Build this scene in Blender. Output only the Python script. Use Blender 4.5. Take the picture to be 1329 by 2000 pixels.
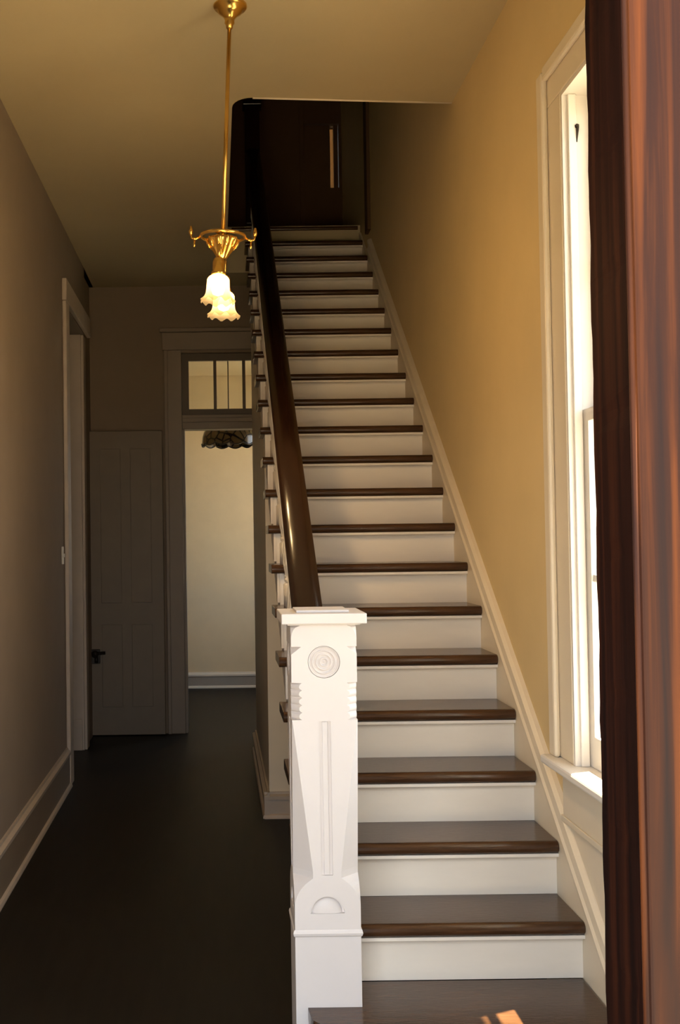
import bpy, bmesh, math, random
from math import pi, sin, cos, sqrt, radians
from mathutils import Vector, Matrix, Euler
random.seed(7)
S = bpy.context.scene
COL = S.collection
for o in list(bpy.data.objects):
    bpy.data.objects.remove(o, do_unlink=True)

# ------------------------------------------------------------------ camera
F_PX, HZ, ROLL = 2140.0, 1050.2, -0.0135
cd = bpy.data.cameras.new('camera'); cam = bpy.data.objects.new('camera', cd); COL.objects.link(cam)
cd.sensor_fit = 'VERTICAL'; cd.sensor_height = 36.0; cd.sensor_width = 24.0
cd.lens = 36.0 * F_PX / 2000.0
cd.shift_x = (664.5 - 422.0) / 2000.0
cd.clip_start = 0.05
pitch = math.atan((HZ - 1000.0) / F_PX)
f_ = Vector((0, cos(pitch), sin(pitch))); u_ = Vector((0, -sin(pitch), cos(pitch))); r_ = Vector((1, 0, 0))
R_ = cos(ROLL) * r_ + sin(ROLL) * u_; U_ = cos(ROLL) * u_ - sin(ROLL) * r_
m3 = Matrix((R_, U_, -f_)).transposed()
cam.matrix_world = Matrix.Translation((0, 0, 1.63)) @ m3.to_4x4()
S.camera = cam

# ------------------------------------------------------------------ exposure, sky, sun
S.view_settings.view_transform = 'Standard'
S.view_settings.look = 'None'
S.view_settings.gamma = 1.0
S.view_settings.use_curve_mapping = False
S.view_settings.exposure = 0.0
SKY, SUN = 5.4, 80.0
w = bpy.data.worlds.new('sky'); S.world = w; w.use_nodes = True
bg = w.node_tree.nodes['Background']; bg.inputs[0].default_value = (0.86, 0.92, 1.0, 1); bg.inputs[1].default_value = SKY
sd = bpy.data.lights.new('sun', 'SUN'); sd.energy = SUN; sd.angle = radians(0.6); sd.color = (1.0, 0.78, 0.50)
sun = bpy.data.objects.new('sun', sd); COL.objects.link(sun)
sun.rotation_euler = Vector((1.0, 0.44, 3.15)).to_track_quat('Z', 'Y').to_euler()
sun.location = (6, 4, 12)
def portal(name, loc, rot, sx, sy):
    l = bpy.data.lights.new(name, 'AREA'); l.shape = 'RECTANGLE'; l.size = sx; l.size_y = sy
    l.cycles.is_portal = True
    o = bpy.data.objects.new(name, l); COL.objects.link(o); o.location = loc; o.rotation_euler = rot
    return o
portal('doorway_portal', (-0.03, 1.44, 1.3), (radians(90), 0, 0), 1.2, 2.6)
portal('window_portal', (1.36, 3.07, 1.98), (0, radians(90), 0), 2.3, 1.1)
portal('room_window_portal', (1.36, 10.85, 1.9), (0, radians(90), 0), 2.1, 1.0)
try:
    S.cycles.use_denoising = True
    S.cycles.max_bounces = 12; S.cycles.diffuse_bounces = 8; S.cycles.transparent_max_bounces = 16
    S.cycles.sample_clamp_indirect = 6.0
except Exception:
    pass

# ------------------------------------------------------------------ materials
def mat(name, col, rough=0.5, metal=0.0, spec=0.5, var=0.0, vscale=6.0, bump=0.0, bscale=60.0, stretch=(1, 1, 1), col2=None, coat=0.0):
    m = bpy.data.materials.new(name); m.use_nodes = True
    nt = m.node_tree; b = nt.nodes['Principled BSDF']
    b.inputs['Roughness'].default_value = rough; b.inputs['Metallic'].default_value = metal
    b.inputs['Specular IOR Level'].default_value = spec
    b.inputs['Coat Weight'].default_value = coat; b.inputs['Coat Roughness'].default_value = 0.15
    b.inputs['Base Color'].default_value = (*col, 1)
    if var or col2 or bump:
        tc = nt.nodes.new('ShaderNodeTexCoord'); mp = nt.nodes.new('ShaderNodeMapping'); mp.inputs['Scale'].default_value = stretch
        nt.links.new(tc.outputs['Object'], mp.inputs['Vector'])
    if var or col2:
        n = nt.nodes.new('ShaderNodeTexNoise'); n.inputs['Scale'].default_value = vscale; n.inputs['Detail'].default_value = 6; n.inputs['Roughness'].default_value = 0.6
        nt.links.new(mp.outputs[0], n.inputs['Vector'])
        rp = nt.nodes.new('ShaderNodeValToRGB')
        c2 = col2 or tuple(c * (1 - var) for c in col)
        rp.color_ramp.elements[0].position = 0.3; rp.color_ramp.elements[1].position = 0.7
        rp.color_ramp.elements[0].color = (*c2, 1); rp.color_ramp.elements[1].color = (*col, 1)
        nt.links.new(n.outputs['Fac'], rp.inputs[0]); nt.links.new(rp.outputs[0], b.inputs['Base Color'])
    if bump:
        n2 = nt.nodes.new('ShaderNodeTexNoise'); n2.inputs['Scale'].default_value = bscale; n2.inputs['Detail'].default_value = 4
        nt.links.new(mp.outputs[0], n2.inputs['Vector'])
        bp = nt.nodes.new('ShaderNodeBump'); bp.inputs['Strength'].default_value = bump; bp.inputs['Distance'].default_value = 0.01
        nt.links.new(n2.outputs['Fac'], bp.inputs['Height']); nt.links.new(bp.outputs[0], b.inputs['Normal'])
    return m

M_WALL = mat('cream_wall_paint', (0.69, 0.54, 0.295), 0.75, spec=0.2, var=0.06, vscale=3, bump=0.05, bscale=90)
M_WALL_SHADE = mat('shade_toned_cream_paint', (0.30, 0.245, 0.195), 0.8, spec=0.15, var=0.08, vscale=3, bump=0.05, bscale=90)  # cream wall paint darkened, so the dim left side is in the colour
M_WALL_B = mat('shade_toned_far_wall_paint', (0.24, 0.185, 0.13), 0.8, spec=0.15, var=0.08, vscale=3)  # wall paint lowered in tone to stand in for gloom at the far end
M_CEIL = mat('ceiling_paint', (0.54, 0.455, 0.285), 0.85, spec=0.1, var=0.06, vscale=2, bump=0.05, bscale=60)
M_TRIM = mat('white_trim_paint', (0.78, 0.74, 0.68), 0.4, var=0.04, vscale=5)
M_NEWEL = mat('white_newel_paint', (0.75, 0.71, 0.69), 0.45, var=0.03, vscale=8)
M_TRIM_CREAM = mat('cream_trim_paint', (0.74, 0.65, 0.50), 0.45, var=0.05, vscale=5)
M_TRIM_SHADE = mat('shade_toned_trim_paint', (0.25, 0.195, 0.14), 0.5, var=0.08, vscale=5)  # trim colour lowered to carry the darkness of the far hall
M_RISER = mat('riser_paint', (0.82, 0.765, 0.675), 0.5, var=0.05, vscale=7, stretch=(0.5, 1, 2))
M_TREAD = mat('tread_wood', (0.080, 0.038, 0.018), 0.18, spec=0.42, var=0.45, vscale=7, stretch=(1.2, 9, 9), bump=0.08, bscale=25)
M_RAIL = mat('handrail_wood', (0.020, 0.008, 0.004), 0.2, var=0.4, vscale=9, stretch=(8, 0.8, 0.8))
M_FLOOR = mat('dark_floor', (0.015, 0.012, 0.008), 0.5, spec=0.2, var=0.4, vscale=4, stretch=(6, 0.6, 1))
M_DARKWALL = mat('brown_upper_wall', (0.11, 0.065, 0.035), 0.8, spec=0.1, var=0.1)
M_BRASS = mat('polished_brass', (0.78, 0.50, 0.13), 0.22, metal=1.0, var=0.15, vscale=20)
M_IRON = mat('dark_lock_metal', (0.03, 0.022, 0.016), 0.45, metal=0.6)
M_BLACK = mat('dark_hollow', (0.02, 0.018, 0.015), 0.6)
M_GROUND = mat('pale_ground', (0.34, 0.32, 0.26), 0.9, var=0.3, vscale=0.8)
M_PORCH = mat('porch_boards_grey', (0.26, 0.24, 0.22), 0.7, var=0.2, vscale=3)
M_OUT = mat('outside_wall_paint', (0.6, 0.58, 0.54), 0.7, var=0.05)
M_ROOF = mat('roof_grey', (0.2, 0.19, 0.18), 0.8, var=0.2)
M_BASEL = mat('mid_tone_trim_paint', (0.50, 0.42, 0.34), 0.5, var=0.1, vscale=8)  # mid-tone trim, paler than the darkened trim
M_BASEG = mat('grey_baseboard_paint', (0.36, 0.33, 0.30), 0.5, var=0.05)
M_ROOM = mat('room_wall_paint', (0.78, 0.66, 0.47), 0.8, spec=0.1, var=0.05)

def mat_mahogany(name, c0, c1, c2, rough, st=(26, 26, 0.9), spec=0.10):
    m = bpy.data.materials.new(name); m.use_nodes = True
    nt = m.node_tree; b = nt.nodes['Principled BSDF']
    b.inputs['Roughness'].default_value = rough; b.inputs['Specular IOR Level'].default_value = spec
    tc = nt.nodes.new('ShaderNodeTexCoord'); mp = nt.nodes.new('ShaderNodeMapping'); mp.inputs['Scale'].default_value = st
    nt.links.new(tc.outputs['Object'], mp.inputs[0])
    n = nt.nodes.new('ShaderNodeTexNoise'); n.inputs['Scale'].default_value = 1.5; n.inputs['Detail'].default_value = 8; n.inputs['Distortion'].default_value = 0.5
    nt.links.new(mp.outputs[0], n.inputs['Vector'])
    rp = nt.nodes.new('ShaderNodeValToRGB'); e = rp.color_ramp.elements
    e[0].position = 0.32; e[0].color = (*c0, 1)
    e[1].position = 0.72; e[1].color = (*c2, 1)
    k = e.new(0.5); k.color = (*c1, 1)
    nt.links.new(n.outputs['Fac'], rp.inputs[0]); nt.links.new(rp.outputs[0], b.inputs['Base Color'])
    bp = nt.nodes.new('ShaderNodeBump'); bp.inputs['Strength'].default_value = 0.15; bp.inputs['Distance'].default_value = 0.004
    nt.links.new(n.outputs['Fac'], bp.inputs['Height']); nt.links.new(bp.outputs[0], b.inputs['Normal'])
    return m
M_MAHO = mat_mahogany('mahogany_casing', (0.006, 0.004, 0.0045), (0.022, 0.007, 0.0035), (0.080, 0.023, 0.005), 0.55)
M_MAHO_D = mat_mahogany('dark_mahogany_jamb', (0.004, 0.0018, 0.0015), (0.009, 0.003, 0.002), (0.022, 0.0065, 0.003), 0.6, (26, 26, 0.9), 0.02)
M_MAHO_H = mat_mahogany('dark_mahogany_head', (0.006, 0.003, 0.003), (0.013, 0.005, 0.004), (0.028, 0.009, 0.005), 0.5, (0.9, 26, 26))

def mat_glass(name, tint=(0.95, 0.97, 0.97), fac=0.07):
    m = bpy.data.materials.new(name); m.use_nodes = True; nt = m.node_tree
    nt.nodes.remove(nt.nodes['Principled BSDF']); out = nt.nodes['Material Output']
    t = nt.nodes.new('ShaderNodeBsdfTransparent'); t.inputs[0].default_value = (*tint, 1)
    g = nt.nodes.new('ShaderNodeBsdfGlossy'); g.inputs['Roughness'].default_value = 0.05
    mx = nt.nodes.new('ShaderNodeMixShader'); mx.inputs[0].default_value = fac
    nt.links.new(t.outputs[0], mx.inputs[1]); nt.links.new(g.outputs[0], mx.inputs[2]); nt.links.new(mx.outputs[0], out.inputs[0])
    return m
M_GLASS = mat_glass('window_glass')
M_DIMPANE = mat_glass('dimming_amber_glass', (0.36, 0.28, 0.19), 0.0)  # tint chosen to dim the light seen through the shutter gap

def mat_lampglass(name, ec, es, fac, rim=0):
    m = bpy.data.materials.new(name); m.use_nodes = True; nt = m.node_tree
    nt.nodes.remove(nt.nodes['Principled BSDF']); out = nt.nodes['Material Output']
    t = nt.nodes.new('ShaderNodeBsdfTransparent'); t.inputs[0].default_value = (1.0, 0.85, 0.6, 1)
    e = nt.nodes.new('ShaderNodeEmission'); e.inputs[0].default_value = (*ec, 1); e.inputs[1].default_value = es
    if rim:
        tc = nt.nodes.new('ShaderNodeTexCoord'); sx = nt.nodes.new('ShaderNodeSeparateXYZ'); mr = nt.nodes.new('ShaderNodeMapRange'); mr.interpolation_type = 'SMOOTHSTEP'
        nt.links.new(tc.outputs['Object'], sx.inputs[0]); nt.links.new(sx.outputs['Z'], mr.inputs['Value'])
        mr.inputs['From Min'].default_value = -1.222; mr.inputs['From Max'].default_value = -1.165; mr.inputs['To Min'].default_value = rim; mr.inputs['To Max'].default_value = es
        nt.links.new(mr.outputs[0], e.inputs[1])
    mx = nt.nodes.new('ShaderNodeMixShader'); mx.inputs[0].default_value = fac
    nt.links.new(t.outputs[0], mx.inputs[1]); nt.links.new(e.outputs[0], mx.inputs[2]); nt.links.new(mx.outputs[0], out.inputs[0])
    return m
M_LAMP = mat_lampglass('lit_tulip_glass', (1.0, 0.56, 0.19), 7.0, 0.62, 1.0)
M_BULB = mat_lampglass('glowing_bulb', (1.0, 0.74, 0.40), 24.0, 0.4)

def mat_leaded():
    m = bpy.data.materials.new('leaded_dark_glass'); m.use_nodes = True; nt = m.node_tree; b = nt.nodes['Principled BSDF']
    b.inputs['Roughness'].default_value = 0.2
    tc = nt.nodes.new('ShaderNodeTexCoord'); v = nt.nodes.new('ShaderNodeTexVoronoi'); v.inputs['Scale'].default_value = 14; v.feature = 'DISTANCE_TO_EDGE'
    nt.links.new(tc.outputs['Object'], v.inputs['Vector'])
    rp = nt.nodes.new('ShaderNodeValToRGB'); rp.color_ramp.elements[0].position = 0.05; rp.color_ramp.elements[1].position = 0.12
    rp.color_ramp.elements[0].color = (0.01, 0.008, 0.006, 1); rp.color_ramp.elements[1].color = (0.12, 0.085, 0.04, 1)
    nt.links.new(v.outputs['Distance'], rp.inputs[0]); nt.links.new(rp.outputs[0], b.inputs['Base Color'])
    return m
M_LEAD = mat_leaded()

# ------------------------------------------------------------------ helpers
class MB:
    """collects shapes in one bmesh and links them as ONE mesh object"""
    def __init__(s): s.bm = bmesh.new()
    def _face(s, vs, smooth=False):
        try:
            f = s.bm.faces.new(vs); f.smooth = smooth
        except ValueError:
            pass
    def box(s, x0, x1, y0, y1, z0, z1, bev=0.0):
        vs = [s.bm.verts.new((x, y, z)) for z in (z0, z1) for y in (y0, y1) for x in (x0, x1)]
        fs = []
        for q in ((0, 2, 3, 1), (4, 5, 7, 6), (0, 1, 5, 4), (2, 6, 7, 3), (0, 4, 6, 2), (1, 3, 7, 5)):
            fs.append(s.bm.faces.new([vs[i] for i in q]))
        if bev:
            es = list({e for f in fs for e in f.edges})
            bmesh.ops.bevel(s.bm, geom=es, offset=bev, segments=2, profile=0.5, affect='EDGES', clamp_overlap=True)
        return s
    def prism(s, poly, axis, a0, a1, bev=0.0, smooth=False):
        """poly: 2D points. axis x: (y,z); axis y: (x,z); axis z: (x,y)"""
        def P(p, a):
            return (a, p[0], p[1]) if axis == 'x' else ((p[0], a, p[1]) if axis == 'y' else (p[0], p[1], a))
        A = [s.bm.verts.new(P(p, a0)) for p in poly]; B = [s.bm.verts.new(P(p, a1)) for p in poly]
        n = len(poly); fs = [s.bm.faces.new(A[::-1]), s.bm.faces.new(B)]
        for i in range(n):
            f = s.bm.faces.new((A[i], A[(i + 1) % n], B[(i + 1) % n], B[i])); f.smooth = smooth; fs.append(f)
        if bev:
            es = list({e for f in fs for e in f.edges})
            bmesh.ops.bevel(s.bm, geom=es, offset=bev, segments=2, profile=0.5, affect='EDGES', clamp_overlap=True)
        return s
    def lathe(s, prof, segs=16, M=None, mod=None):
        """prof: (r, z) pairs; mod(theta, i) -> (r factor, dz)"""
        M = M or Matrix.Identity(4); rings = []
        for i, (r, z) in enumerate(prof):
            ring = []
            for k in range(segs):
                t = 2 * pi * k / segs; rf, dz = mod(t, i) if mod else (1, 0)
                ring.append(s.bm.verts.new(M @ Vector((r * rf * cos(t), r * rf * sin(t), z + dz))))
            rings.append(ring)
        for i in range(len(rings) - 1):
            for k in range(segs):
                s._face((rings[i][k], rings[i][(k + 1) % segs], rings[i + 1][(k + 1) % segs], rings[i + 1][k]), True)
        if prof[0][0] > 1e-5: s._face(rings[0][::-1])
        if prof[-1][0] > 1e-5: s._face(rings[-1])
        return s
    def tube(s, pts, r, segs=8):
        pts = [Vector(p) for p in pts]; rings = []
        for i, p in enumerate(pts):
            d = (pts[min(i + 1, len(pts) - 1)] - pts[max(i - 1, 0)]).normalized()
            a = d.orthogonal().normalized() if i == 0 else (rings_a - d * rings_a.dot(d)).normalized()
            rings_a = a; b = d.cross(a); rr = r[i] if isinstance(r, (list, tuple)) else r
            rings.append([s.bm.verts.new(p + rr * (cos(2 * pi * k / segs) * a + sin(2 * pi * k / segs) * b)) for k in range(segs)])
        for i in range(len(rings) - 1):
            for k in range(segs):
                s._face((rings[i][k], rings[i][(k + 1) % segs], rings[i + 1][(k + 1) % segs], rings[i + 1][k]), True)
        s._face(rings[0][::-1]); s._face(rings[-1])
        return s
    def torus(s, R, r, M=None, n=28, k=8):
        M = M or Matrix.Identity(4); g = []
        for i in range(n):
            t = 2 * pi * i / n
            g.append([s.bm.verts.new(M @ Vector(((R + r * cos(2 * pi * j / k)) * cos(t), (R + r * cos(2 * pi * j / k)) * sin(t), r * sin(2 * pi * j / k)))) for j in range(k)])
        for i in range(n):
            for j in range(k):
                s._face((g[i][j], g[(i + 1) % n][j], g[(i + 1) % n][(j + 1) % k], g[i][(j + 1) % k]), True)
        return s
    def sweep_y(s, prof, y0, y1, slope, z_at_y0, smooth=False):
        """profile in (x, z) pushed along +y with the given slope"""
        A = [s.bm.verts.new((x, y0, z_at_y0 + z)) for x, z in prof]
        B = [s.bm.verts.new((x, y1, z_at_y0 + z + slope * (y1 - y0))) for x, z in prof]
        n = len(prof); s.bm.faces.new(A[::-1]); s.bm.faces.new(B)
        for i in range(n):
            f = s.bm.faces.new((A[i], A[(i + 1) % n], B[(i + 1) % n], B[i])); f.smooth = smooth
        return s
    def build(s, name, m, parent=None, loc=None):
        bmesh.ops.recalc_face_normals(s.bm, faces=s.bm.faces)
        me = bpy.data.meshes.new(name); s.bm.to_mesh(me); s.bm.free()
        me.materials.append(m)
        o = bpy.data.objects.new(name, me); COL.objects.link(o)
        if parent: o.parent = parent
        if loc: o.location = loc
        return o
def tag(o, label=None, cat=None, kind=None, group=None):
    if label: o['label'] = label
    if cat: o['category'] = cat
    if kind: o['kind'] = kind
    if group: o['group'] = group
    return o
def empty(name, loc=(0, 0, 0)):
    o = bpy.data.objects.new(name, None); COL.objects.link(o); o.location = loc; o.empty_display_size = 0.1
    return o
def share(o, name, parent, loc=None):
    c = o.copy(); c.name = name; COL.objects.link(c); c.parent = parent
    if loc: c.location = loc
    return c
def struct(o, label, cat): return tag(o, label, cat, 'structure')

# ------------------------------------------------------------------ main dimensions (metres; camera above y = 0)
XR, XL, ZC, YB = 1.19, -1.01, 3.755, 9.2      # right wall, left wall, ceiling, far wall of the hall
ZU = 4.125                                    # upper floor level
RISE, RUN, Y0 = 0.1875, 0.2595, 3.5517        # stair: nosing of tread k is at Y0 + k*RUN, its top at (k+2)*RISE
SL = RISE / RUN
SX0, SX1 = 0.256, 1.172                        # tread ends

# ------------------------------------------------------------------ outside
g = MB().box(-40, 40, -40, 40, -0.7, -0.6).build('ground', M_GROUND); struct(g, 'pale sunlit yard around the house', 'ground')
p = MB()
for i in range(14):
    p.box(-1.4 + i * 0.2, -1.4 + i * 0.2 + 0.196, -1.2, 1.45, -0.6, -0.02)
p = p.build('porch_floor', M_PORCH); struct(p, 'grey board porch floor in front of the entrance', 'floor')
e = MB().prism([(1.36, 3.86), (1.36, 4.10), (1.90, 3.78), (1.90, 3.70)], 'y', -0.5, 12.2).build('added_eave', M_ROOF); struct(e, 'unseen eave added outside the tall window to trim the sun patch', 'eave')  # unseen eave, added and sized to cut off part of the sun beam

# ------------------------------------------------------------------ hall shell
fl = MB().box(-3.0, XR + 0.15, 1.45, 12.1, -0.6, 0.0).build('floor', M_FLOOR); struct(fl, 'very dark bare wooden hall floor', 'floor')

wr = MB()
WY0, WY1, WZ0, WZ1 = 2.56, 3.575, 0.85, 3.08
XO = XR + 0.16
VY0, VY1, VZ0, VZ1 = 10.35, 11.35, 0.85, 2.95     # window of the far room, in the same wall
wr.box(XR, XO, 1.58, WY0, 0, 7.0); wr.box(XR, XO, WY1, VY0, 0, 7.0); wr.box(XR, XO, VY1, 12.1, 0, 7.0)
wr.box(XR, XO, VY0, VY1, 0, VZ0); wr.box(XR, XO, VY0, VY1, VZ1, 7.0)
wr.box(XR, XO, WY0, WY1, 0, WZ0); wr.box(XR, XO, WY0, WY1, WZ1, 7.0)
wr = wr.build('wall_right', M_WALL); struct(wr, 'yellow-cream plaster wall along the right side of the staircase', 'wall')

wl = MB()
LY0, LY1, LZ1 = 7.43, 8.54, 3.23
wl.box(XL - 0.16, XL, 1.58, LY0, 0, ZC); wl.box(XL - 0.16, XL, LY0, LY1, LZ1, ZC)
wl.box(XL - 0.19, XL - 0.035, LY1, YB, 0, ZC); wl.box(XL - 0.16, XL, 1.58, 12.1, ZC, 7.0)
wl = wl.build('wall_left', M_WALL_SHADE); struct(wl, 'long plain plaster wall on the left of the hall, fading into shadow', 'wall')

wf = MB()
DX0, DX1, DZ = -0.62, 0.55, 2.46
wf.box(-3.0, DX0 - 0.12, 1.45, 1.58, -0.6, 7.0); wf.box(DX1 + 0.14, XO, 1.45, 1.58, -0.6, 7.0)
wf.box(DX0 - 0.12, DX1 + 0.14, 1.45, 1.58, DZ + 0.12, 7.0)
wf = wf.build('wall_front', M_OUT); struct(wf, 'front wall around the open entrance', 'wall')

# far wall with doorway
FX0, FX1 = -0.275, 0.54
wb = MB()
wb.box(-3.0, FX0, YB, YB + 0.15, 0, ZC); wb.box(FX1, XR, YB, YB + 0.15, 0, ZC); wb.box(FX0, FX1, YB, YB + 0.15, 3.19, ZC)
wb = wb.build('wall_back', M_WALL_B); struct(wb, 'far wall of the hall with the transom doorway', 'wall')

# ceiling with stairwell opening (rounded front left corner)
cor = [(0.205, 5.25)]
for i in range(1, 6):
    a = pi / 2 * i / 6; cor.append((0.205 - 0.098 * sin(a), 5.25 + 0.115 * (1 - cos(a))))
cor.append((0.107, 5.37))
WELL_Y1 = 8.75
c = MB()
c.prism([(-3.0, 1.45), (XR, 1.45), (XR, 5.345)] + cor + [(0.107, WELL_Y1), (XR, WELL_Y1), (XR, 12.1), (-3.0, 12.1)], 'z', ZC, ZU)
c = c.build('ceiling', M_CEIL); struct(c, 'cream plaster ceiling with the rounded stairwell opening cut in it', 'ceiling')

# upper storey: dark back wall with shutters, its ceiling
ub = MB()
SLX, SLZ0, SLZ1 = 1.104, 4.80, 5.37
ub.box(XL, SLX - 0.26, 9.9, 10.05, ZU, 7.0); ub.box(SLX + 0.06, XR, 9.9, 10.05, ZU, 7.0)
ub.box(SLX - 0.26, SLX + 0.06, 9.9, 10.05, ZU, SLZ0); ub.box(SLX - 0.26, SLX + 0.06, 9.9, 10.05, SLZ1 + 0.02, 7.0)
ub = ub.build('wall_upper', M_DARKWALL); struct(ub, 'dark brown wall seen upstairs through the stairwell', 'wall')
uc = MB().box(-3, XO, 1.45, 12.1, 7.0, 7.15).build('ceiling_upper', M_DARKWALL); struct(uc, 'ceiling of the dark upper landing', 'ceiling')
wn3 = empty('window_3', (SLX, 9.95, SLZ0)); struct(wn3, 'narrow lit gap between dark shutters on the upstairs wall', 'window')
for a, b in ((-0.255, -0.016), (0.016, 0.055)):
    MB().box(a, b, -0.02, 0.02, 0.0, SLZ1 - SLZ0 + 0.015, 0.003).build('shutter', M_DARKWALL, wn3)
MB().box(-0.25, 0.05, 0.035, 0.042, 0.0, SLZ1 - SLZ0 + 0.015).build('pane', M_DIMPANE, wn3)
MB().box(-0.30, -0.26, -0.075, -0.05, -0.4, SLZ1 - SLZ0 + 0.3, 0.004).build('window_frame', M_DARKWALL, wn3)
bd = MB().tube([(0.205, 5.252, ZC), (XR - 0.002, 5.347, ZC)], 0.006, 8).build('trim_3', M_TRIM_CREAM); struct(bd, 'thin plaster bead along the front edge of the stairwell opening', 'trim')
t = MB().box(XR - 0.025, XR, 8.15, 8.3, ZU - 0.2, 6.9).build('trim_2', M_DARKWALL); struct(t, 'dark upright casing board on the upstairs right wall', 'trim')

# side room behind the left doorway: closed box
sr = MB()
sr.box(-3.0, -2.9, 6.0, YB, 0, ZC); sr.box(-3.0, XL - 0.16, 5.9, 6.0, 0, ZC)
sr = sr.build('wall_side', M_WALL_SHADE); struct(sr, 'walls of the unlit side room off the hall', 'wall')

# far room beyond the doorway
YR = 11.95
rb = MB().box(-3.0, XR, YR, YR + 0.15, 0, ZC).build('wall_end', M_ROOM); struct(rb, 'pale daylit wall of the room beyond the doorway', 'wall')
rl = MB().box(-3.0, -2.9, YB + 0.15, YR, 0, ZC).build('wall_west', M_ROOM); struct(rl, 'left wall of the room beyond the doorway', 'wall')
rc = MB().box(-2.9, XR, YB + 0.15, YR, 3.40, 3.5).build('ceiling_room', M_ROOM); struct(rc, 'ceiling of the room beyond, seen through the transom', 'ceiling')

# ------------------------------------------------------------------ baseboards
def base_parts(h, d):        # (offset from wall, z): board, cap moulding, shoe moulding
    return ([(0, 0), (d, 0), (d, h - 0.042), (0, h - 0.042)],
            [(0, h - 0.0415), (d + 0.009, h - 0.0415), (d + 0.010, h - 0.022), (d * 0.6, h - 0.012), (d * 0.5, h), (0, h)],
            [(d + 0.0003, 0), (d + 0.017, 0), (d + 0.017, 0.008), (d + 0.012, 0.020), (d + 0.0003, 0.026)])
def base_along_y(name, x, sgn, y0, y1, h, d, m, label, m2=None):
    a = base_parts(h, d); b = None
    for q, nm in enumerate((name, 'cap_molding', 'shoe_molding')):
        o = MB().prism([(x + sgn * u, z) for u, z in a[q]], 'y', y0, y1).build(nm, m if q == 0 else (m2 or m), b); b = b or o
    return struct(b, label, 'baseboard')
def base_along_x(name, y, sgn, x0, x1, h, d, m, label, m2=None):
    a = base_parts(h, d); b = None
    for q, nm in enumerate((name, 'cap_molding', 'shoe_molding')):
        o = MB().prism([(y + sgn * u, z) for u, z in a[q]], 'x', x0, x1).build(nm, m if q == 0 else (m2 or m), b); b = b or o
    return struct(b, label, 'baseboard')
base_along_y('baseboard_left', XL, 1, 1.58, LY0 - 0.15, 0.255, 0.022, M_TRIM_SHADE, 'tall moulded baseboard along the foot of the left wall', M_BASEL)
base_along_x('baseboard_end', YR, -1, -2.9, XR, 0.17, 0.02, M_BASEG, 'white baseboard of the room beyond the doorway', M_TRIM)
base_along_y('baseboard_right', XR, -1, 1.58, 2.9, 0.2, 0.02, M_TRIM_CREAM, 'baseboard of the right wall in front of the stairs')

# ------------------------------------------------------------------ entrance door frame (mahogany, near the camera)
d1 = empty('door_1', (0, 1.45, 0)); struct(d1, 'dark mahogany frame of the open entrance at the right edge', 'door frame')
jm = MB(); nz = 90; rows = []
for i in range(nz + 1):                      # worn, slightly wavy inner edge
    z = -0.02 + (DZ + 0.02) * i / nz; e_ = 0.0012 * sin(i * 0.9) + random.uniform(-0.001, 0.0012)
    rows.append([jm.bm.verts.new(v) for v in ((DX1 + 0.002 * (i % 7 == 3), 0.0, z), (DX1 + 0.045, 0.0, z), (DX1 + 0.045, 0.135 + e_, z), (DX1, 0.135 + e_ * 1.6, z))])
for i in range(nz):
    for k in range(4): jm._face((rows[i][k], rows[i][(k + 1) % 4], rows[i + 1][(k + 1) % 4], rows[i + 1][k]))
jm._face(rows[0][::-1]); jm._face(rows[-1])
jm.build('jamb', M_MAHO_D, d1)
MB().box(DX1 + 0.006, DX1 + 0.20, -0.014, -0.0005, -0.02, DZ + 0.12, 0.004).build('casing', M_MAHO, d1)
MB().tube([(DX1 + 0.004, -0.006, -0.02), (DX1 + 0.004, -0.006, DZ)], 0.0052, 10).build('edge_bead', M_MAHO, d1)
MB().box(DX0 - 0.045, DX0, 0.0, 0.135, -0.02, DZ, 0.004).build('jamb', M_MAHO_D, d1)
MB().box(DX0 - 0.20, DX0 - 0.0455, 0.004, 0.028, -0.02, DZ + 0.12, 0.006).build('casing', M_MAHO, d1)
MB().box(DX0 - 0.045, DX1 + 0.045, 0.0, 0.135, DZ + 0.001, DZ + 0.12, 0.004).build('head', M_MAHO_H, d1)

# ------------------------------------------------------------------ left doorway frame
d2 = empty('door_2', (XL, LY0, 0)); struct(d2, 'cased doorway opening in the left wall near its far end', 'doorway')
def rel(mb, name, m, par):
    o = mb.build(name, m, par); o.matrix_parent_inverse = Matrix.Translation(-par.location); return o
rel(MB().box(XL, XL + 0.028, LY0 - 0.14, LY0 + 0.012, 0, LZ1 + 0.001, 0.006), 'casing', M_BASEL, d2)
rel(MB().box(XL, XL + 0.032, LY0 - 0.15, LY1 + 0.15, LZ1 + 0.002, LZ1 + 0.15, 0.006), 'casing_head', M_BASEL, d2)
rel(MB().box(XL - 0.17, XL, LY0, LY0 + 0.02, 0, LZ1, 0.003), 'jamb', M_BASEL, d2)
rel(MB().box(XL - 0.19, XL - 0.03, LY1 - 0.02, LY1, 0.0, LZ1, 0.003), 'jamb', M_BASEL, d2)
rel(MB().box(XL - 0.165, XL - 0.045, LY1 - 0.034, LY1 - 0.021, 0.0, 0.24, 0.004), 'plinth_block', M_BASEL, d2)
rel(MB().box(XL - 0.034, XL - 0.01, LY1, LY1 + 0.13, 0, LZ1, 0.005), 'casing', M_BASEL, d2)

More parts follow.
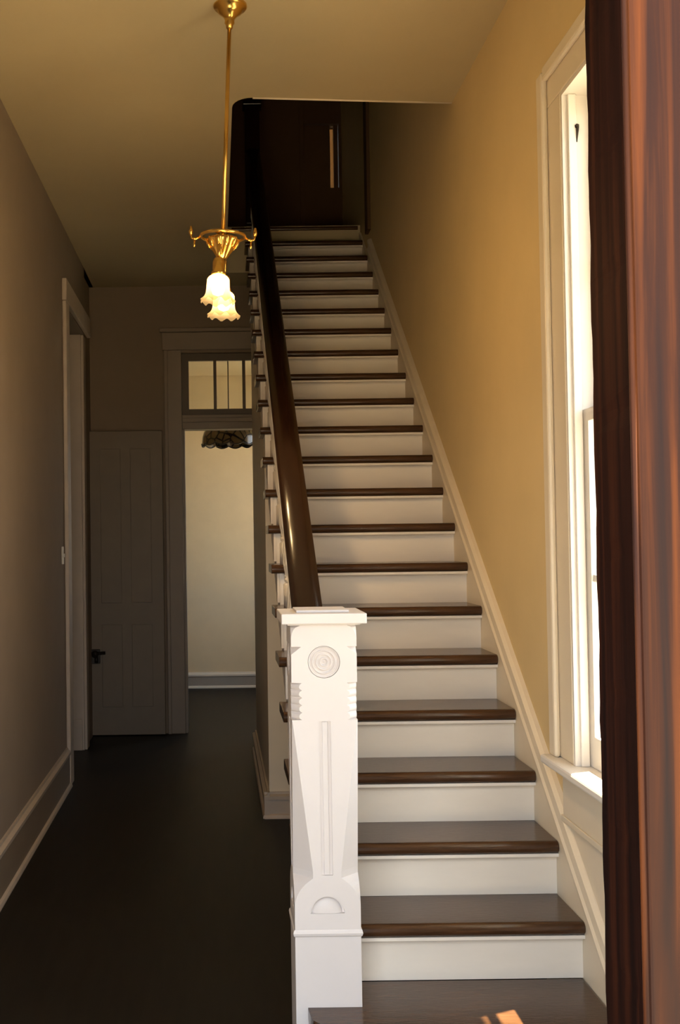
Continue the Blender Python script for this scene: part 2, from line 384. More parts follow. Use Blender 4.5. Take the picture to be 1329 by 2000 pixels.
# ------------------------------------------------------------------ far doorway with transom
d3 = empty('door_3', (FX0, YB, 0)); struct(d3, 'far doorway with a three-pane transom window above it', 'doorway')
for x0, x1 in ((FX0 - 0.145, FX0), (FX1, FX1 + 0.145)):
    rel(MB().box(x0, x1, YB - 0.025, YB, 0, 3.21, 0.004), 'casing', M_TRIM_SHADE, d3)
    rel(MB().box(x0 if x0 < 0 else x1 - 0.03, x0 + 0.03 if x0 < 0 else x1, YB - 0.042, YB - 0.0255, 0, 3.21, 0.005), 'back_band', M_TRIM_SHADE, d3)
rel(MB().box(FX0 - 0.16, FX1 + 0.16, YB - 0.03, YB, 3.211, 3.36, 0.005), 'casing_head', M_TRIM_SHADE, d3)
rel(MB().box(FX0 - 0.18, FX1 + 0.18, YB - 0.05, YB, 3.361, 3.395, 0.008), 'head_cap', M_TRIM_SHADE, d3)
rel(MB().box(FX0, FX1, YB - 0.012, YB + 0.15, 2.545, 2.665, 0.004), 'transom_bar', M_TRIM_SHADE, d3)
rel(MB().box(FX0, FX1, YB - 0.03, YB - 0.0125, 2.60, 2.64, 0.006), 'molding', M_TRIM_SHADE, d3)
tr = MB()
tr.box(FX0, FX1, YB + 0.05, YB + 0.09, 2.666, 2.72); tr.box(FX0, FX1, YB + 0.05, YB + 0.09, 3.13, 3.189)
tr.box(FX0, -0.216, YB + 0.05, YB + 0.09, 2.72, 3.13); tr.box(0.482, FX1, YB + 0.05, YB + 0.09, 2.72, 3.13)
M_SASH = mat('dark_transom_sash', (0.10, 0.07, 0.045), 0.5, var=0.1)
tr = rel(tr, 'transom_sash', M_SASH, d3)
for x in (0.007, 0.252):
    rel(MB().box(x - 0.013, x + 0.013, YB + 0.05, YB + 0.09, 2.72, 3.13), 'muntin', M_SASH, d3)
for x0, x1 in ((-0.216, -0.006), (0.02, 0.239), (0.265, 0.482)):
    rel(MB().box(x0, x1, YB + 0.066, YB + 0.071, 2.72, 3.13), 'pane', M_GLASS, d3)
rel(MB().box(FX0, FX0 + 0.02, YB, YB + 0.15, 0, 2.545, 0.002), 'jamb', M_TRIM_SHADE, d3)
rel(MB().box(FX1 - 0.02, FX1, YB, YB + 0.15, 0, 2.545, 0.002), 'jamb', M_TRIM_SHADE, d3)

# the door leaf, standing back against the far wall
M_LEAF = mat('brown_door_paint', (0.18, 0.135, 0.085), 0.5, var=0.1)
d4 = empty('door_4', (-0.44, 9.13, 0)); struct(d4, 'tall brown door leaf with a dark knob, standing against the far wall', 'door')
LW = 0.62
lf = MB(); lf.box(-LW, 0, -0.02, 0.02, 0.008, 2.53, 0.004); lf.build('leaf', M_LEAF, d4)
for x0, x1, z0, z1 in ((-LW + 0.10, -LW / 2 - 0.04, 0.24, 0.92), (-LW / 2 + 0.04, -0.10, 0.24, 0.92), (-LW + 0.10, -LW / 2 - 0.04, 1.10, 2.38), (-LW / 2 + 0.04, -0.10, 1.10, 2.38)):
    MB().box(x0, x1, -0.026, -0.0205, z0, z1, 0.005).build('panel', M_LEAF, d4)
lk = MB().box(-LW + 0.012, -LW + 0.085, -0.042, -0.0265, 0.60, 0.72, 0.004).build('lock_box', M_IRON, d4)
kn = MB().lathe([(0.0, 0), (0.022, 0.0), (0.022, 0.004), (0.010, 0.01), (0.010, 0.035), (0.026, 0.045), (0.030, 0.058), (0.024, 0.070), (0.0, 0.075)], 16, Matrix.Translation((-LW + 0.05, -0.042, 0.685)) @ Matrix.Rotation(pi / 2, 4, 'X')).build('door_knob', M_IRON, d4)
MB().tube([(-LW - 0.005, -0.05, 0.685), (-LW + 0.03, -0.05, 0.686), (-LW + 0.13, -0.05, 0.69)], 0.013).build('latch_bar', M_IRON, d4)
MB().tube([(-LW + 0.055, -0.05, 0.66), (-LW + 0.055, -0.05, 0.61)], 0.016).build('key_drop', M_IRON, d4)

# ------------------------------------------------------------------ tall window on the right
w1 = empty('window_1', (XR, WY0, WZ0)); struct(w1, 'tall white double-hung sash window blazing with daylight on the right wall', 'window')
CF = 1.15
def sash(name, x0, x1, z0, z1, bot, top):
    s = MB(); y0, y1 = WY0 + 0.016, WY1 - 0.016; st = 0.048
    s.box(x0, x1, y0, y0 + st, z0, z1); s.box(x0, x1, y1 - st, y1, z0, z1)
    s.box(x0, x1, y0 + st, y1 - st, z0, z0 + bot); s.box(x0, x1, y0 + st, y1 - st, z1 - top, z1)
    o = rel(s, name, M_TRIM, w1); ym = (y0 + y1) / 2; zm = (z0 + bot + z1 - top) / 2; xa = (x0 + x1) / 2
    MB().box(x0 + 0.006, x1 - 0.006, y0 + st, y1 - st, zm - 0.011, zm + 0.011).build('muntin', M_TRIM, o)
    for a, b in ((z0 + bot, zm - 0.011), (zm + 0.011, z1 - top)):
        MB().box(x0 + 0.008, x1 - 0.008, ym - 0.011, ym + 0.011, a, b).build('muntin', M_TRIM, o)
        for c_, d_ in ((y0 + st, ym - 0.011), (ym + 0.011, y1 - st)):
            MB().box(xa - 0.002, xa + 0.002, c_, d_, a, b).build('pane', M_GLASS, o)
    return o
sash('lower_sash', 1.20, 1.238, 0.877, 2.03, 0.10, 0.04)
sash('upper_sash', 1.248, 1.286, 1.99, WZ1 - 0.016, 0.04, 0.06)
for (a, b, c_, d_) in ((WY1, WY1 + 0.185, WY1 + 0.125, WY1 + 0.19), (WY0 - 0.185, WY0, WY0 - 0.19, WY0 - 0.125)):
    o = rel(MB().box(CF, XR, a, b, 0.876, WZ1, 0.004), 'casing', M_TRIM_CREAM, w1)
    MB().box(CF - 0.022, CF - 0.0005, c_, d_, 0.876, WZ1 + 0.125, 0.009).build('back_band', M_TRIM_CREAM, o)
o = rel(MB().box(CF, XR, WY0 - 0.185, WY1 + 0.185, WZ1 + 0.001, WZ1 + 0.13, 0.004), 'casing_head', M_TRIM_CREAM, w1)
MB().box(CF - 0.022, CF - 0.0005, WY0 - 0.12, WY1 + 0.12, WZ1 + 0.085, WZ1 + 0.135, 0.009).build('back_band', M_TRIM_CREAM, o)
for y0, y1 in ((WY1 - 0.015, WY1), (WY0, WY0 + 0.015)):
    j = rel(MB().box(CF + 0.002, XO, y0, y1, 0.876, WZ1 - 0.0155), 'jamb', M_TRIM, w1)
    q = -1 if y1 == WY1 else 1; e_ = y0 if q < 0 else y1
    MB().box(CF + 0.018, CF + 0.045, min(e_, e_ + q * 0.014), max(e_, e_ + q * 0.014), 0.876, WZ1 - 0.016, 0.003).build('stop_bead', M_TRIM, j)
    MB().box(1.2385, 1.2475, min(e_, e_ + q * 0.012), max(e_, e_ + q * 0.012), 0.876, WZ1 - 0.016).build('parting_bead', M_TRIM, j)
rel(MB().box(CF + 0.002, XO, WY0, WY1, WZ1 - 0.015, WZ1), 'head_jamb', M_TRIM, w1)
rel(MB().box(1.10, 1.245, WY0 - 0.20, WY1 + 0.20, 0.846, 0.8755, 0.008), 'stool', M_TRIM, w1)
o = rel(MB().box(1.166, XR, WY0 - 0.17, WY1 + 0.17, 0.66, 0.8455, 0.004), 'apron', M_TRIM_CREAM, w1)
MB().box(1.159, 1.1655, WY0 - 0.175, WY1 + 0.175, 0.655, 0.675, 0.003).build('molding', M_TRIM_CREAM, o)
MB().box(1.156, 1.1655, WY0 - 0.175, WY1 + 0.175, 0.825, 0.8452, 0.004).build('bed_molding', M_TRIM_CREAM, o)
rel(MB().box(1.178, XR - 0.0003, WY0 - 0.17, WY1 + 0.165, 0.02, 0.6545, 0.002), 'panel', M_TRIM_CREAM, w1)
rel(MB().box(1.245, XO + 0.05, WY0 - 0.04, WY1 + 0.04, 0.82, 0.862, 0.004), 'outer_sill', M_TRIM, w1)
lt = rel(MB().tube([(1.196, WY1 - 0.016, 2.955), (1.196, WY1 - 0.03, 2.957), (1.1965, WY1 - 0.034, 2.948), (1.1945, WY1 - 0.027, 2.905)], [0.006, 0.008, 0.0045, 0.0022], 6), 'window_hook', M_IRON, w1); lt['label'] = 'small dark hook on the far jamb'

# window of the far room (mostly out of sight, it lights that room)
w2 = empty('window_2', (XR, VY0, VZ0)); struct(w2, 'daylit window in the right wall of the room beyond', 'window')
s = MB()
s.box(1.22, 1.26, VY0, VY0 + 0.05, VZ0, VZ1); s.box(1.22, 1.26, VY1 - 0.05, VY1, VZ0, VZ1); s.box(1.22, 1.26, VY0 + 0.05, VY1 - 0.05, VZ0, VZ0 + 0.08)
s.box(1.22, 1.26, VY0 + 0.05, VY1 - 0.05, VZ1 - 0.06, VZ1); s.box(1.22, 1.26, VY0 + 0.05, VY1 - 0.05, 1.88, 1.92)
rel(s, 'window_frame', M_TRIM, w2)
rel(MB().box(1.238, 1.242, VY0 + 0.05, VY1 - 0.05, VZ0 + 0.08, 1.88), 'pane', M_GLASS, w2)
rel(MB().box(1.238, 1.242, VY0 + 0.05, VY1 - 0.05, 1.92, VZ1 - 0.06), 'pane', M_GLASS, w2)

# ------------------------------------------------------------------ closet wall under the stairs
CX, CY0, CY1 = 0.289, 6.41, 8.45
def nos(y): return 0.333 + SL * (y - Y0)            # underside of the nosings
cw = MB()
cw.prism([(CY0, 0), (CY1, 0), (CY1, nos(CY1) - 0.31), (CY0, nos(CY0) - 0.31)], 'x', CX, CX + 0.03)
cw.box(CX + 0.03, XR, CY0, CY0 + 0.04, 0, nos(CY0) - 0.30); cw.box(CX + 0.03, XR, CY1 - 0.04, CY1, 0, nos(CY1) - 0.34)
cw = cw.build('wall_closet', M_TRIM_CREAM); struct(cw, 'pale boarded closet wall under the upper half of the stairs', 'wall')
base_along_x('baseboard_front', CY0, -1, CX - 0.03, XR, 0.15, 0.022, M_BASEL, 'white baseboard across the front of the under-stair closet')
base_along_y('baseboard_side', CX, -1, CY0 - 0.03, CY1, 0.15, 0.022, M_BASEL, 'white baseboard along the side of the under-stair closet')

# ------------------------------------------------------------------ staircase
NX, NY, HW = 0.327, 3.4915, 0.1015
st = empty('staircase', (0.71, 3.30, 0))
tag(st, 'straight flight of dark wooden treads and white risers climbing beside the right wall', 'staircase')
SB = Vector((0.71, 3.30, 0))
def part(mb, name, m, loc=(0, 0, 0)):
    o = mb.build(name, m, st); o.location = Vector(loc) - SB; return o
KS = list(range(-1, 20))
# treads (rounded nosing, return end on the open side)
TH = 0.042
def nose_prof(depth):
    pr = []
    for i in range(7):
        a = -pi / 2 + pi * i / 6; pr.append((TH / 2 - TH / 2 * cos(a), TH / 2 + TH / 2 * sin(a)))
    return pr + [(depth, TH), (depth, 0)]
tread0 = part(MB().prism(nose_prof(RUN + 0.036), 'x', SX0, SX1, bev=0.003), 'tread', M_TREAD, (0, Y0, 2 * RISE - TH))
FR = -0.062
out = [(SX1, FR), (SX1, RUN + 0.036), (0.262, RUN + 0.036), (0.262, FR + 0.14)]
for i in range(1, 7):
    a = pi / 2 * i / 6; out.append((0.262 + 0.07 * (1 - cos(a)), FR + 0.14 - 0.14 * sin(a)))
part(MB().prism(out, 'z', 0, TH, bev=0.008), 'tread', M_TREAD, (0, Y0 - RUN, RISE - TH))
riser0 = part(MB().box(0.318, SX1, 0, 0.02, 0, RISE - TH), 'riser', M_RISER, (0, Y0 + 0.036, RISE))
def cove_mb():
    pr = [(0.0, 0.0), (0.0, -0.030)]
    for i in range(1, 7):
        a = pi / 2 * i / 6; pr.append((-0.016 * (1 - cos(a)) , -0.030 + 0.017 * sin(a)))
    return MB().prism(pr + [(-0.025, -0.012), (-0.026, -0.010), (-0.026, 0.0)], 'x', 0.318, SX1)
cove0 = cove_mb().build('cove_molding', M_RISER, riser0); cove0.location = (0, 0, RISE - TH)
# carved step bracket on the face of the open string
bk = [(0.0, 0.0), (RUN - 0.03, 0.0), (RUN - 0.035, -0.02), (RUN - 0.06, -0.03), (RUN - 0.075, -0.05), (RUN - 0.11, -0.055), (RUN - 0.13, -0.085), (RUN - 0.17, -0.09), (RUN - 0.185, -0.12), (0.0, -0.135)]
brk0 = part(MB().prism(bk, 'x', 0.283, 0.2945), 'bracket', M_TRIM, (0, Y0 + 0.03, 2 * RISE - TH - 0.001))
for k in KS:
    off = Vector((0, k * RUN, k * RISE))
    if k not in (-1, 0): share(tread0, 'tread', st, tread0.location + off)
    if k != 0:
        r2 = share(riser0, 'riser', st, riser0.location + off + Vector((0, FR if k == -1 else 0, 0))); share(cove0, 'cove_molding', r2)
        if k > 0: share(brk0, 'bracket', st, brk0.location + off)
r2 = share(riser0, 'riser', st, riser0.location + Vector((0, 20 * RUN, 20 * RISE))); share(cove0, 'cove_molding', r2)
part(MB().prism(nose_prof(0.10), 'x', SX0 - 0.1, SX1, bev=0.003), 'landing_nosing', M_TREAD, (0, Y0 + 20 * RUN, ZU - TH))
# open string, soffit, wall string and its cap
poly = []
for k in range(0, 20):
    yk = Y0 + 0.036 + k * RUN; z = (k + 2) * RISE - TH
    poly += [(yk, z - RISE if k else 0.18), (yk, z - 0.0005)]
    if k < 19: poly += [(yk + RUN, z - 0.0005)]
poly = [(Y0 + 0.036, 0.19)] + poly[1:]
ye = Y0 + 20 * RUN
poly += [(ye + 0.03, 21 * RISE - TH - 0.0005), (ye + 0.03, nos(ye) - 0.29), (3.60 + 0.2, nos(3.8) - 0.29), (3.60, 0.06)]
part(MB().prism(poly, 'x', 0.295, 0.317), 'outer_string', M_TRIM)
ys = 3.80
part(MB().prism([(ys, nos(ys) - 0.285), (ye, nos(ye) - 0.285), (ye, nos(ye) - 0.265), (ys, nos(ys) - 0.265)], 'x', 0.3175, SX1), 'soffit', M_TRIM_SHADE)
ya, yb_ = 2.98, 8.70
ws = part(MB().prism([(ya, 0.0), (3.45, 0.0), (yb_, nos(yb_) - 0.28), (yb_, nos(yb_) + 0.0), (8.16, nos(8.16) + 0.0), (8.14, nos(8.14) + 0.105), (ya, nos(ya) + 0.105)], 'x', SX1 + 0.0005, XR), 'wall_string', M_TRIM_CREAM)
cp = [(XR, 0.0), (XR - 0.034, 0.0), (XR - 0.036, 0.02), (XR - 0.028, 0.03), (XR - 0.026, 0.055), (XR - 0.032, 0.065), (XR - 0.030, 0.085), (XR - 0.016, 0.095), (XR, 0.098)]
c1 = MB().sweep_y(cp, ya, 8.14, SL, nos(ya) + 0.1055).build('string_cap', M_TRIM_CREAM, ws)
# handrail
def rail_z(y): return 1.381 + SL * (y - 4.03)
rp = [(-0.030, -0.080), (-0.040, -0.074), (-0.042, -0.058), (-0.051, -0.050), (-0.057, -0.038), (-0.056, -0.022), (-0.047, -0.010), (-0.030, -0.003), (-0.012, 0.0),
      (0.012, 0.0), (0.030, -0.003), (0.047, -0.010), (0.056, -0.022), (0.057, -0.038), (0.051, -0.050), (0.042, -0.058), (0.040, -0.074), (0.030, -0.080)]
RXC = 0.332
part(MB().sweep_y([(RXC + a, b) for a, b in rp], NY + HW - 0.005, 8.66, SL, rail_z(NY + HW - 0.005), smooth=True), 'handrail', M_RAIL)
# turned balusters
def baluster(L):
    r = [(0.024, 0.0), (0.024, 0.10), (0.012, 0.105), (0.020, 0.115), (0.020, 0.125), (0.012, 0.132), (0.018, 0.15), (0.027, 0.20), (0.024, 0.26)]
    n = L - 0.26
    r += [(0.014, 0.26 + n * 0.3), (0.012, 0.26 + n * 0.5), (0.019, 0.26 + n * 0.53), (0.019, 0.26 + n * 0.56), (0.012, 0.26 + n * 0.59), (0.018, 0.26 + n * 0.68), (0.018, L)]
    return MB().lathe(r, 10)
BX = 0.330
L1 = rail_z(Y0 + 0.055) - 0.076 - 2 * RISE + 0.012; L2 = rail_z(Y0 + 0.185) - 0.076 - 2 * RISE + 0.012
b1 = part(baluster(L1), 'baluster', M_TRIM, (BX, Y0 + 0.055 + RUN, 3 * RISE)); b2 = part(baluster(L2), 'baluster', M_TRIM, (BX, Y0 + 0.185, 2 * RISE))
for k in range(0, 20):
    if k > 1 and Y0 + 0.055 + k * RUN < 8.62: share(b1, 'baluster', st, b1.location + Vector((0, (k - 1) * RUN, (k - 1) * RISE)))
    if k > 0 and Y0 + 0.185 + k * RUN < 8.62: share(b2, 'baluster', st, b2.location + Vector((0, k * RUN, k * RISE)))
up = part(MB().box(-0.06, 0.06, -0.06, 0.06, 0, 0.95, 0.006), 'upper_newel_post', M_RAIL, (RXC, 8.72, ZU)); up['label'] = 'dark square post at the head of the handrail'
MB().box(-0.075, 0.075, -0.075, 0.075, 0.9505, 0.985, 0.006).build('post_cap', M_RAIL, up)

# ------------------------------------------------------------------ newel post (part of the staircase)
def newel_mesh():
    lv = [(0.0, 0.0008), (0.478, 0.0008)]
    for i in range(1, 13):
        z = 0.486 + 0.0922 * i / 12; c_ = HW - sqrt(max(0, HW * HW - (z - 0.486) ** 2))
        if c_ < 0.0585: lv.append((z, max(c_, 0.0009)))
    lv += [(0.580, 0.0580), (0.600, 0.0580), (1.060, 0.0020), (1.064, 0.0009)]
    zz = 1.0642
    for i in range(5):
        h = 0.0228
        for t in (0.02, 0.2, 0.4, 0.6, 0.8, 0.98):
            lv.append((zz + h * (i + t), 0.036 - 0.013 * sqrt(max(0, 1 - (2 * t - 1) ** 2))))
    lv += [(1.1795, 0.0010), (1.266, 0.0010), (1.2895, 0.032), (1.290, 0.0010), (1.312, 0.0010)]
    for i in range(1, 7): lv.append((1.312 + 0.044 * i / 6, 0.001 + 0.030 * (1 - sqrt(1 - (i / 6.0) ** 2))))
    mb = MB(); rings = []
    for z, c_ in lv:
        h = HW
        pts = [(-h + c_, -h), (h - c_, -h), (h, -h + c_), (h, h - c_), (h - c_, h), (-h + c_, h), (-h, h - c_), (-h, -h + c_)]
        rings.append([mb.bm.verts.new((x, y, z)) for x, y in pts])
    for i in range(len(rings) - 1):
        for k in range(8): mb._face((rings[i][k], rings[i][(k + 1) % 8], rings[i + 1][(k + 1) % 8], rings[i + 1][k]))
    mb._face(rings[0][::-1]); mb._face(rings[-1])
    return mb
ROZ, DOZ, GZ0, GZ1 = 1.242, 0.472, 0.588, 1.060
nw = newel_mesh().build('newel_post', M_NEWEL)
cut = MB(); cut2 = MB()
FACE = [Matrix.Rotation(pi / 2 * i, 4, 'Z') for i in range(4)]
def disc(mb, M, R, d, half=False, z=0.0, n=28):
    pts = [(R * cos((pi if half else 2 * pi) * i / n), R * sin((pi if half else 2 * pi) * i / n)) for i in range(n + (1 if half else 0))]
    A = [mb.bm.verts.new(M @ Vector((x, -HW - 0.02, z + y))) for x, y in pts]; B = [mb.bm.verts.new(M @ Vector((x, -HW + d, z + y))) for x, y in pts]
    mb.bm.faces.new(A[::-1]); mb.bm.faces.new(B)
    for i in range(len(pts)): mb.bm.faces.new((A[i], A[(i + 1) % len(pts)], B[(i + 1) % len(pts)], B[i]))
for Mf in FACE:
    disc(cut, Mf, 0.050, 0.009, z=ROZ); disc(cut, Mf, 0.052, 0.014, True, z=DOZ)
    vs = []
    bx = MB(); bx.box(-0.0175, 0.0175, -HW - 0.02, -HW + 0.009, GZ0, GZ1)
    bx.bm.transform(Mf); tmp = bpy.data.meshes.new('t'); bx.bm.to_mesh(tmp); bx.bm.free(); cut.bm.from_mesh(tmp); bpy.data.meshes.remove(tmp)
co = cut.build('cutter', M_NEWEL)
md = nw.modifiers.new('cut', 'BOOLEAN'); md.object = co; md.operation = 'DIFFERENCE'; md.solver = 'EXACT'
dg = bpy.context.evaluated_depsgraph_get(); me = bpy.data.meshes.new_from_object(nw.evaluated_get(dg))
nw.modifiers.clear(); old = nw.data; nw.data = me; bpy.data.meshes.remove(old)
bpy.data.objects.remove(co, do_unlink=True)
nw.parent = st; nw.location = Vector((NX, NY, 0)) - SB
nw['label'] = 'stout white carved square newel post'
ro = None
for i, Mf in enumerate(FACE):
    prof = []
    for q in range(0, 41):
        r = 0.0485 * (1 - q / 40.0)
        prof.append((max(r, 0.0), 0.0035 + 0.0035 * cos(2 * pi * r / 0.0118) + 0.001))
    MB().lathe([(0.0487, 0.0)] + prof[:-1] + [(0.0, 0.009)], 28, Mf @ Matrix.Translation((0, -HW + 0.0088, ROZ)) @ Matrix.Rotation(pi / 2, 4, 'X')).build('rosette', M_NEWEL, nw)
    dm = MB()
    nn, n2 = 14, 6; rows = []
    for a in range(n2 + 1):
        ph = pi / 2 * a / n2; rr_, dd = 0.046 * cos(ph), 0.013 * sin(ph)
        rows.append([dm.bm.verts.new(Mf @ Vector((rr_ * cos(pi * b / nn) * (1 + 0.0 * b), -HW + 0.0138 - dd, DOZ + 0.0005 + rr_ * sin(pi * b / nn)))) for b in range(nn + 1)])
    for a in range(n2):
        for b in range(nn): dm._face((rows[a][b], rows[a][b + 1], rows[a + 1][b + 1], rows[a + 1][b]), True)
    bmesh.ops.remove_doubles(dm.bm, verts=dm.bm.verts, dist=1e-5)
    dm.build('half_rosette', M_NEWEL, nw)
    fb = MB().box(-0.009, 0.009, -HW + 0.0045, -HW + 0.0088, GZ0 + 0.0005, GZ1 - 0.0005, 0.002); fb.bm.transform(Mf); fb.build('flute_fillet', M_NEWEL, nw)
bb = MB()
pr = [(-HW - 0.001, 0.402), (-HW - 0.004, 0.406), (-HW - 0.0055, 0.413), (-HW - 0.004, 0.420), (-HW - 0.001, 0.424)]
rg = []
for x, z in pr:
    h = -x; rg.append([bb.bm.verts.new(v) for v in ((-h, -h, z), (h, -h, z), (h, h, z), (-h, h, z))])
for i in range(len(rg) - 1):
    for k in range(4): bb._face((rg[i][k], rg[i][(k + 1) % 4], rg[i + 1][(k + 1) % 4], rg[i + 1][k]))
bb.build('base_bead', M_NEWEL, nw)
MB().box(-0.112, 0.112, -0.112, 0.112, 1.3562, 1.3606, 0.001).build('cap_bed', M_NEWEL, nw)
cp_ = MB().box(-0.131, 0.131, -0.131, 0.131, 1.361, 1.393, 0.003).build('cap', M_NEWEL, nw)
MB().box(-0.082, 0.082, -0.082, 0.082, 1.3931, 1.401, 0.002).build('cap_plate', M_NEWEL, cp_)

# ------------------------------------------------------------------ chandelier
ch = empty('chandelier', (0.084, 4.33, ZC)); ch.rotation_euler = (0, 0.0447, 0)
tag(ch, 'brass rod-hung chandelier with two lit tulip glass shades in the hall', 'chandelier')
MB().lathe([(0.0, 0.02), (0.066, 0.02), (0.068, -0.006), (0.064, -0.012), (0.050, -0.016), (0.048, -0.028), (0.040, -0.034), (0.026, -0.046), (0.019, -0.060), (0.020, -0.072), (0.014, -0.080), (0.013, -0.092), (0.008, -0.096), (0.0, -0.096)], 28).build('canopy', M_BRASS, ch)
MB().tube([(0, 0, -0.09), (0, 0, -0.9540)], 0.0085, 12).build('rod', M_BRASS, ch)
MB().torus(0.088, 0.0065, Matrix.Translation((0, 0, -0.9290))).build('ring', M_BRASS, ch)
bw = MB().lathe([(0.0, -0.9220), (0.016, -0.9220), (0.022, -0.9290), (0.060, -0.9380), (0.062, -0.9460), (0.054, -0.9560), (0.048, -0.9690), (0.036, -0.9890), (0.020, -1.0140), (0.013, -1.0240), (0.0, -1.0270)], 40, None, lambda t, i: (1 + (0.10 * cos(10 * t) if 3 <= i <= 8 else 0), 0)).build('bowl', M_BRASS, ch)
pt0 = None
for i in range(10):
    a = 2 * pi * i / 10; Mz = Matrix.Rotation(a, 4, 'Z')
    lf = MB().lathe([(0.0, 0.0), (0.008, 0.006), (0.011, 0.02), (0.008, 0.036), (0.0, 0.045)], 8, Mz @ Matrix.Translation((0.050, 0, -0.9790)) @ Matrix.Rotation(radians(24), 4, 'Y') @ Matrix.Scale(0.55, 4, (1, 0, 0)))
    lf.build('leaf', M_BRASS, bw)
sp = MB()
for i in range(4):
    a = pi / 4 + pi / 2 * i; sp.tube([(0.015 * cos(a), 0.015 * sin(a), -0.9240), (0.05 * cos(a), 0.05 * sin(a), -0.9160), (0.086 * cos(a), 0.086 * sin(a), -0.9270)], 0.004, 6)
sp.build('spoke', M_BRASS, ch)
MB().lathe([(0.0, -1.0190), (0.010, -1.0220), (0.0125, -1.0310), (0.010, -1.0400), (0.0, -1.0440)], 14).build('finial', M_BRASS, ch)
for sx in (-1, 1):
    gk = MB()
    gk.tube([(sx * 0.088, 0, -0.9320), (sx * 0.112, 0, -0.9420), (sx * 0.124, 0, -0.9400), (sx * 0.128, 0, -0.9240)], 0.0045, 8)
    gk.lathe([(0.0, 0.0), (0.006, 0.002), (0.009, 0.012), (0.006, 0.024), (0.004, 0.034), (0.0, 0.036)], 10, Matrix.Translation((sx * 0.128, 0, -0.9260)))
    gk.lathe([(0.0, 0.0), (0.0045, -0.002), (0.0035, -0.02), (0.005, -0.028), (0.0, -0.034)], 8, Matrix.Translation((sx * 0.113, 0, -0.9420)))
    gk.lathe([(0.0, 0.0), (0.008, 0.003), (0.008, 0.010), (0.0, 0.013)], 10, Matrix.Translation((sx * 0.113, 0, -0.9480)))
    gk.build('gas_cock', M_BRASS, ch)
NS = 96
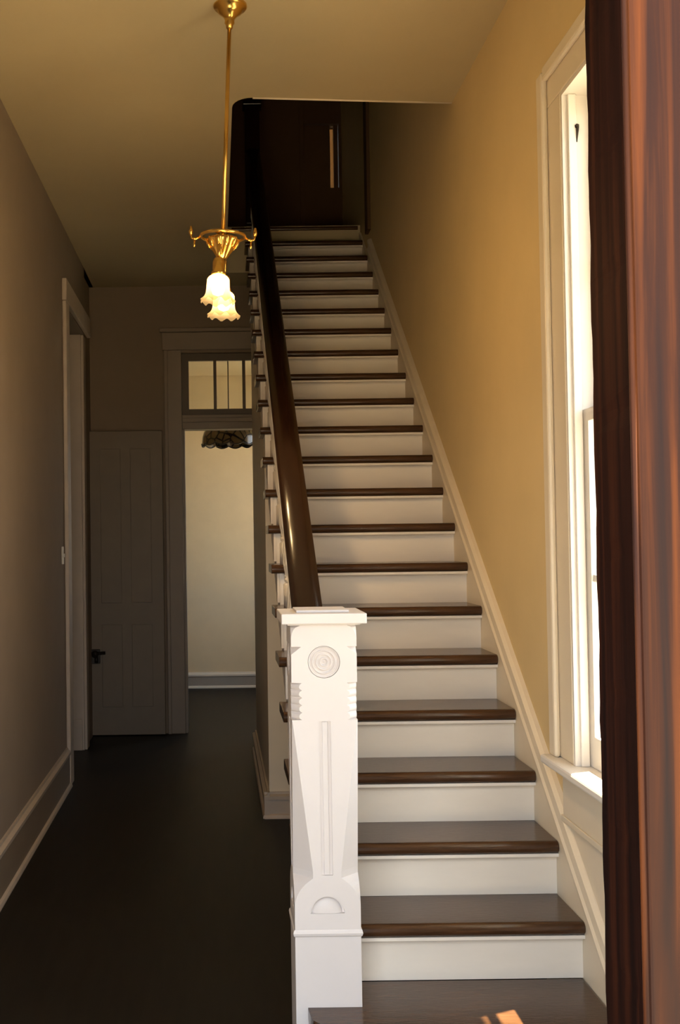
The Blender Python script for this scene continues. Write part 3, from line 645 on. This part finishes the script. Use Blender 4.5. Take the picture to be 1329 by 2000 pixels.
for sy, dx in ((-1, -0.012), (1, 0.012)):
    yy = sy * 0.14
    arm = MB()
    arm.tube([(0, 0, -0.999), (dx * 0.3, sy * 0.04, -1.002), (dx * 0.7, sy * 0.09, -0.989), (dx, sy * 0.125, -0.996), (dx, yy, -1.015), (dx, yy, -1.052)], 0.0065, 8)
    a_ = arm.build('arm', M_BRASS, ch)
    MB().lathe([(0.0, 0.004), (0.012, 0.002), (0.022, -0.008), (0.0245, -0.02), (0.0245, -0.053), (0.029, -0.057), (0.029, -0.067), (0.022, -0.067), (0.0, -0.064)], 20, Matrix.Translation((dx, yy, -1.050))).build('socket', M_BRASS, a_)
    prof = []
    for i in range(0, 17):
        t = i / 16.0
        r = 0.023 + 0.019 * min(1, t / 0.16) ** 0.6 + 0.006 * t + 0.018 * max(0, (t - 0.55) / 0.45) ** 2.2
        prof.append((r, -0.105 * t))
    def ruffle(th, i):
        q = max(0, (i - 10) / 6.0) ** 2
        return 1 + 0.06 * q * cos(9 * th), 0.007 * q * cos(9 * th + 0.4)
    sb = MB(); rows = []
    for i, (r, z) in enumerate(prof):
        row = []
        for k in range(54):
            th = 2 * pi * k / 54; rf, dz = ruffle(th, i); row.append(sb.bm.verts.new((dx + r * rf * cos(th), yy + r * rf * sin(th), -1.1165 + z + dz)))
        rows.append(row)
    for i in range(len(rows) - 1):
        for k in range(54): sb._face((rows[i][k], rows[i][(k + 1) % 54], rows[i + 1][(k + 1) % 54], rows[i + 1][k]), True)
    sh = sb.build('lamp_shade', M_LAMP, a_); sh['label'] = 'glowing ruffled tulip-shaped glass shade'
    MB().lathe([(0.0, 0.0), (0.010, -0.002), (0.012, -0.02), (0.024, -0.045), (0.026, -0.060), (0.020, -0.076), (0.0, -0.084)], 16, Matrix.Translation((dx, yy, -1.116))).build('light_bulb', M_BULB, a_)
    pl = bpy.data.lights.new('bulb_light', 'POINT'); pl.energy = 28.0; pl.color = (1.0, 0.73, 0.40); pl.shadow_soft_size = 0.03
    po = bpy.data.objects.new('bulb_light', pl); COL.objects.link(po); po.parent = ch; po.location = (dx, yy, -1.175)

# ------------------------------------------------------------------ hanging lamp in the far room
pn = empty('pendant_lamp', (0.135, 10.6, 3.40)); tag(pn, 'dark leaded-glass hanging lamp with scalloped rim beyond the far doorway', 'pendant lamp')
MB().lathe([(0.0, 0.0), (0.055, 0.0), (0.05, -0.015), (0.02, -0.03), (0.0, -0.03)], 16).build('canopy', M_IRON, pn)
MB().tube([(0, 0, -0.02), (0, 0, -0.60)], 0.006, 6).build('chain', M_IRON, pn)
MB().lathe([(0.0, -0.585), (0.02, -0.59), (0.045, -0.605), (0.05, -0.62), (0.0, -0.62)], 16).build('shade_cap', M_IRON, pn)
sb = MB(); rows = []
pf = [(0.045, -0.615), (0.10, -0.635), (0.16, -0.665), (0.21, -0.705), (0.242, -0.75), (0.256, -0.80), (0.258, -0.83), (0.261, -0.875)]
for i, (r, z) in enumerate(pf):
    rows.append([sb.bm.verts.new((r * cos(2 * pi * k / 96), r * sin(2 * pi * k / 96), z + (0.022 * abs(sin(6 * 2 * pi * k / 96)) * -1 + 0.012 if i == len(pf) - 1 else 0))) for k in range(96)])
for i in range(len(rows) - 1):
    for k in range(96): sb._face((rows[i][k], rows[i][(k + 1) % 96], rows[i + 1][(k + 1) % 96], rows[i + 1][k]), True)
sh = sb.build('lamp_shade', M_LEAD, pn)
rm = MB(); rm.tube([(0.262 * cos(2 * pi * k / 96), 0.262 * sin(2 * pi * k / 96), -0.863 - 0.022 * abs(sin(6 * 2 * pi * k / 96))) for k in range(97)], 0.007, 6)
rm.build('rim', M_IRON, sh)

# ------------------------------------------------------------------ light switch
sw = MB().box(XL + 0.0, XL + 0.006, 7.145, 7.215, 1.47, 1.585, 0.002).build('light_switch', M_TRIM); tag(sw, 'small pale switch plate on the left wall beside the doorway', 'switch')
MB().box(XL + 0.0065, XL + 0.016, 7.172, 7.188, 1.515, 1.54, 0.002).build('toggle', M_TRIM, sw)
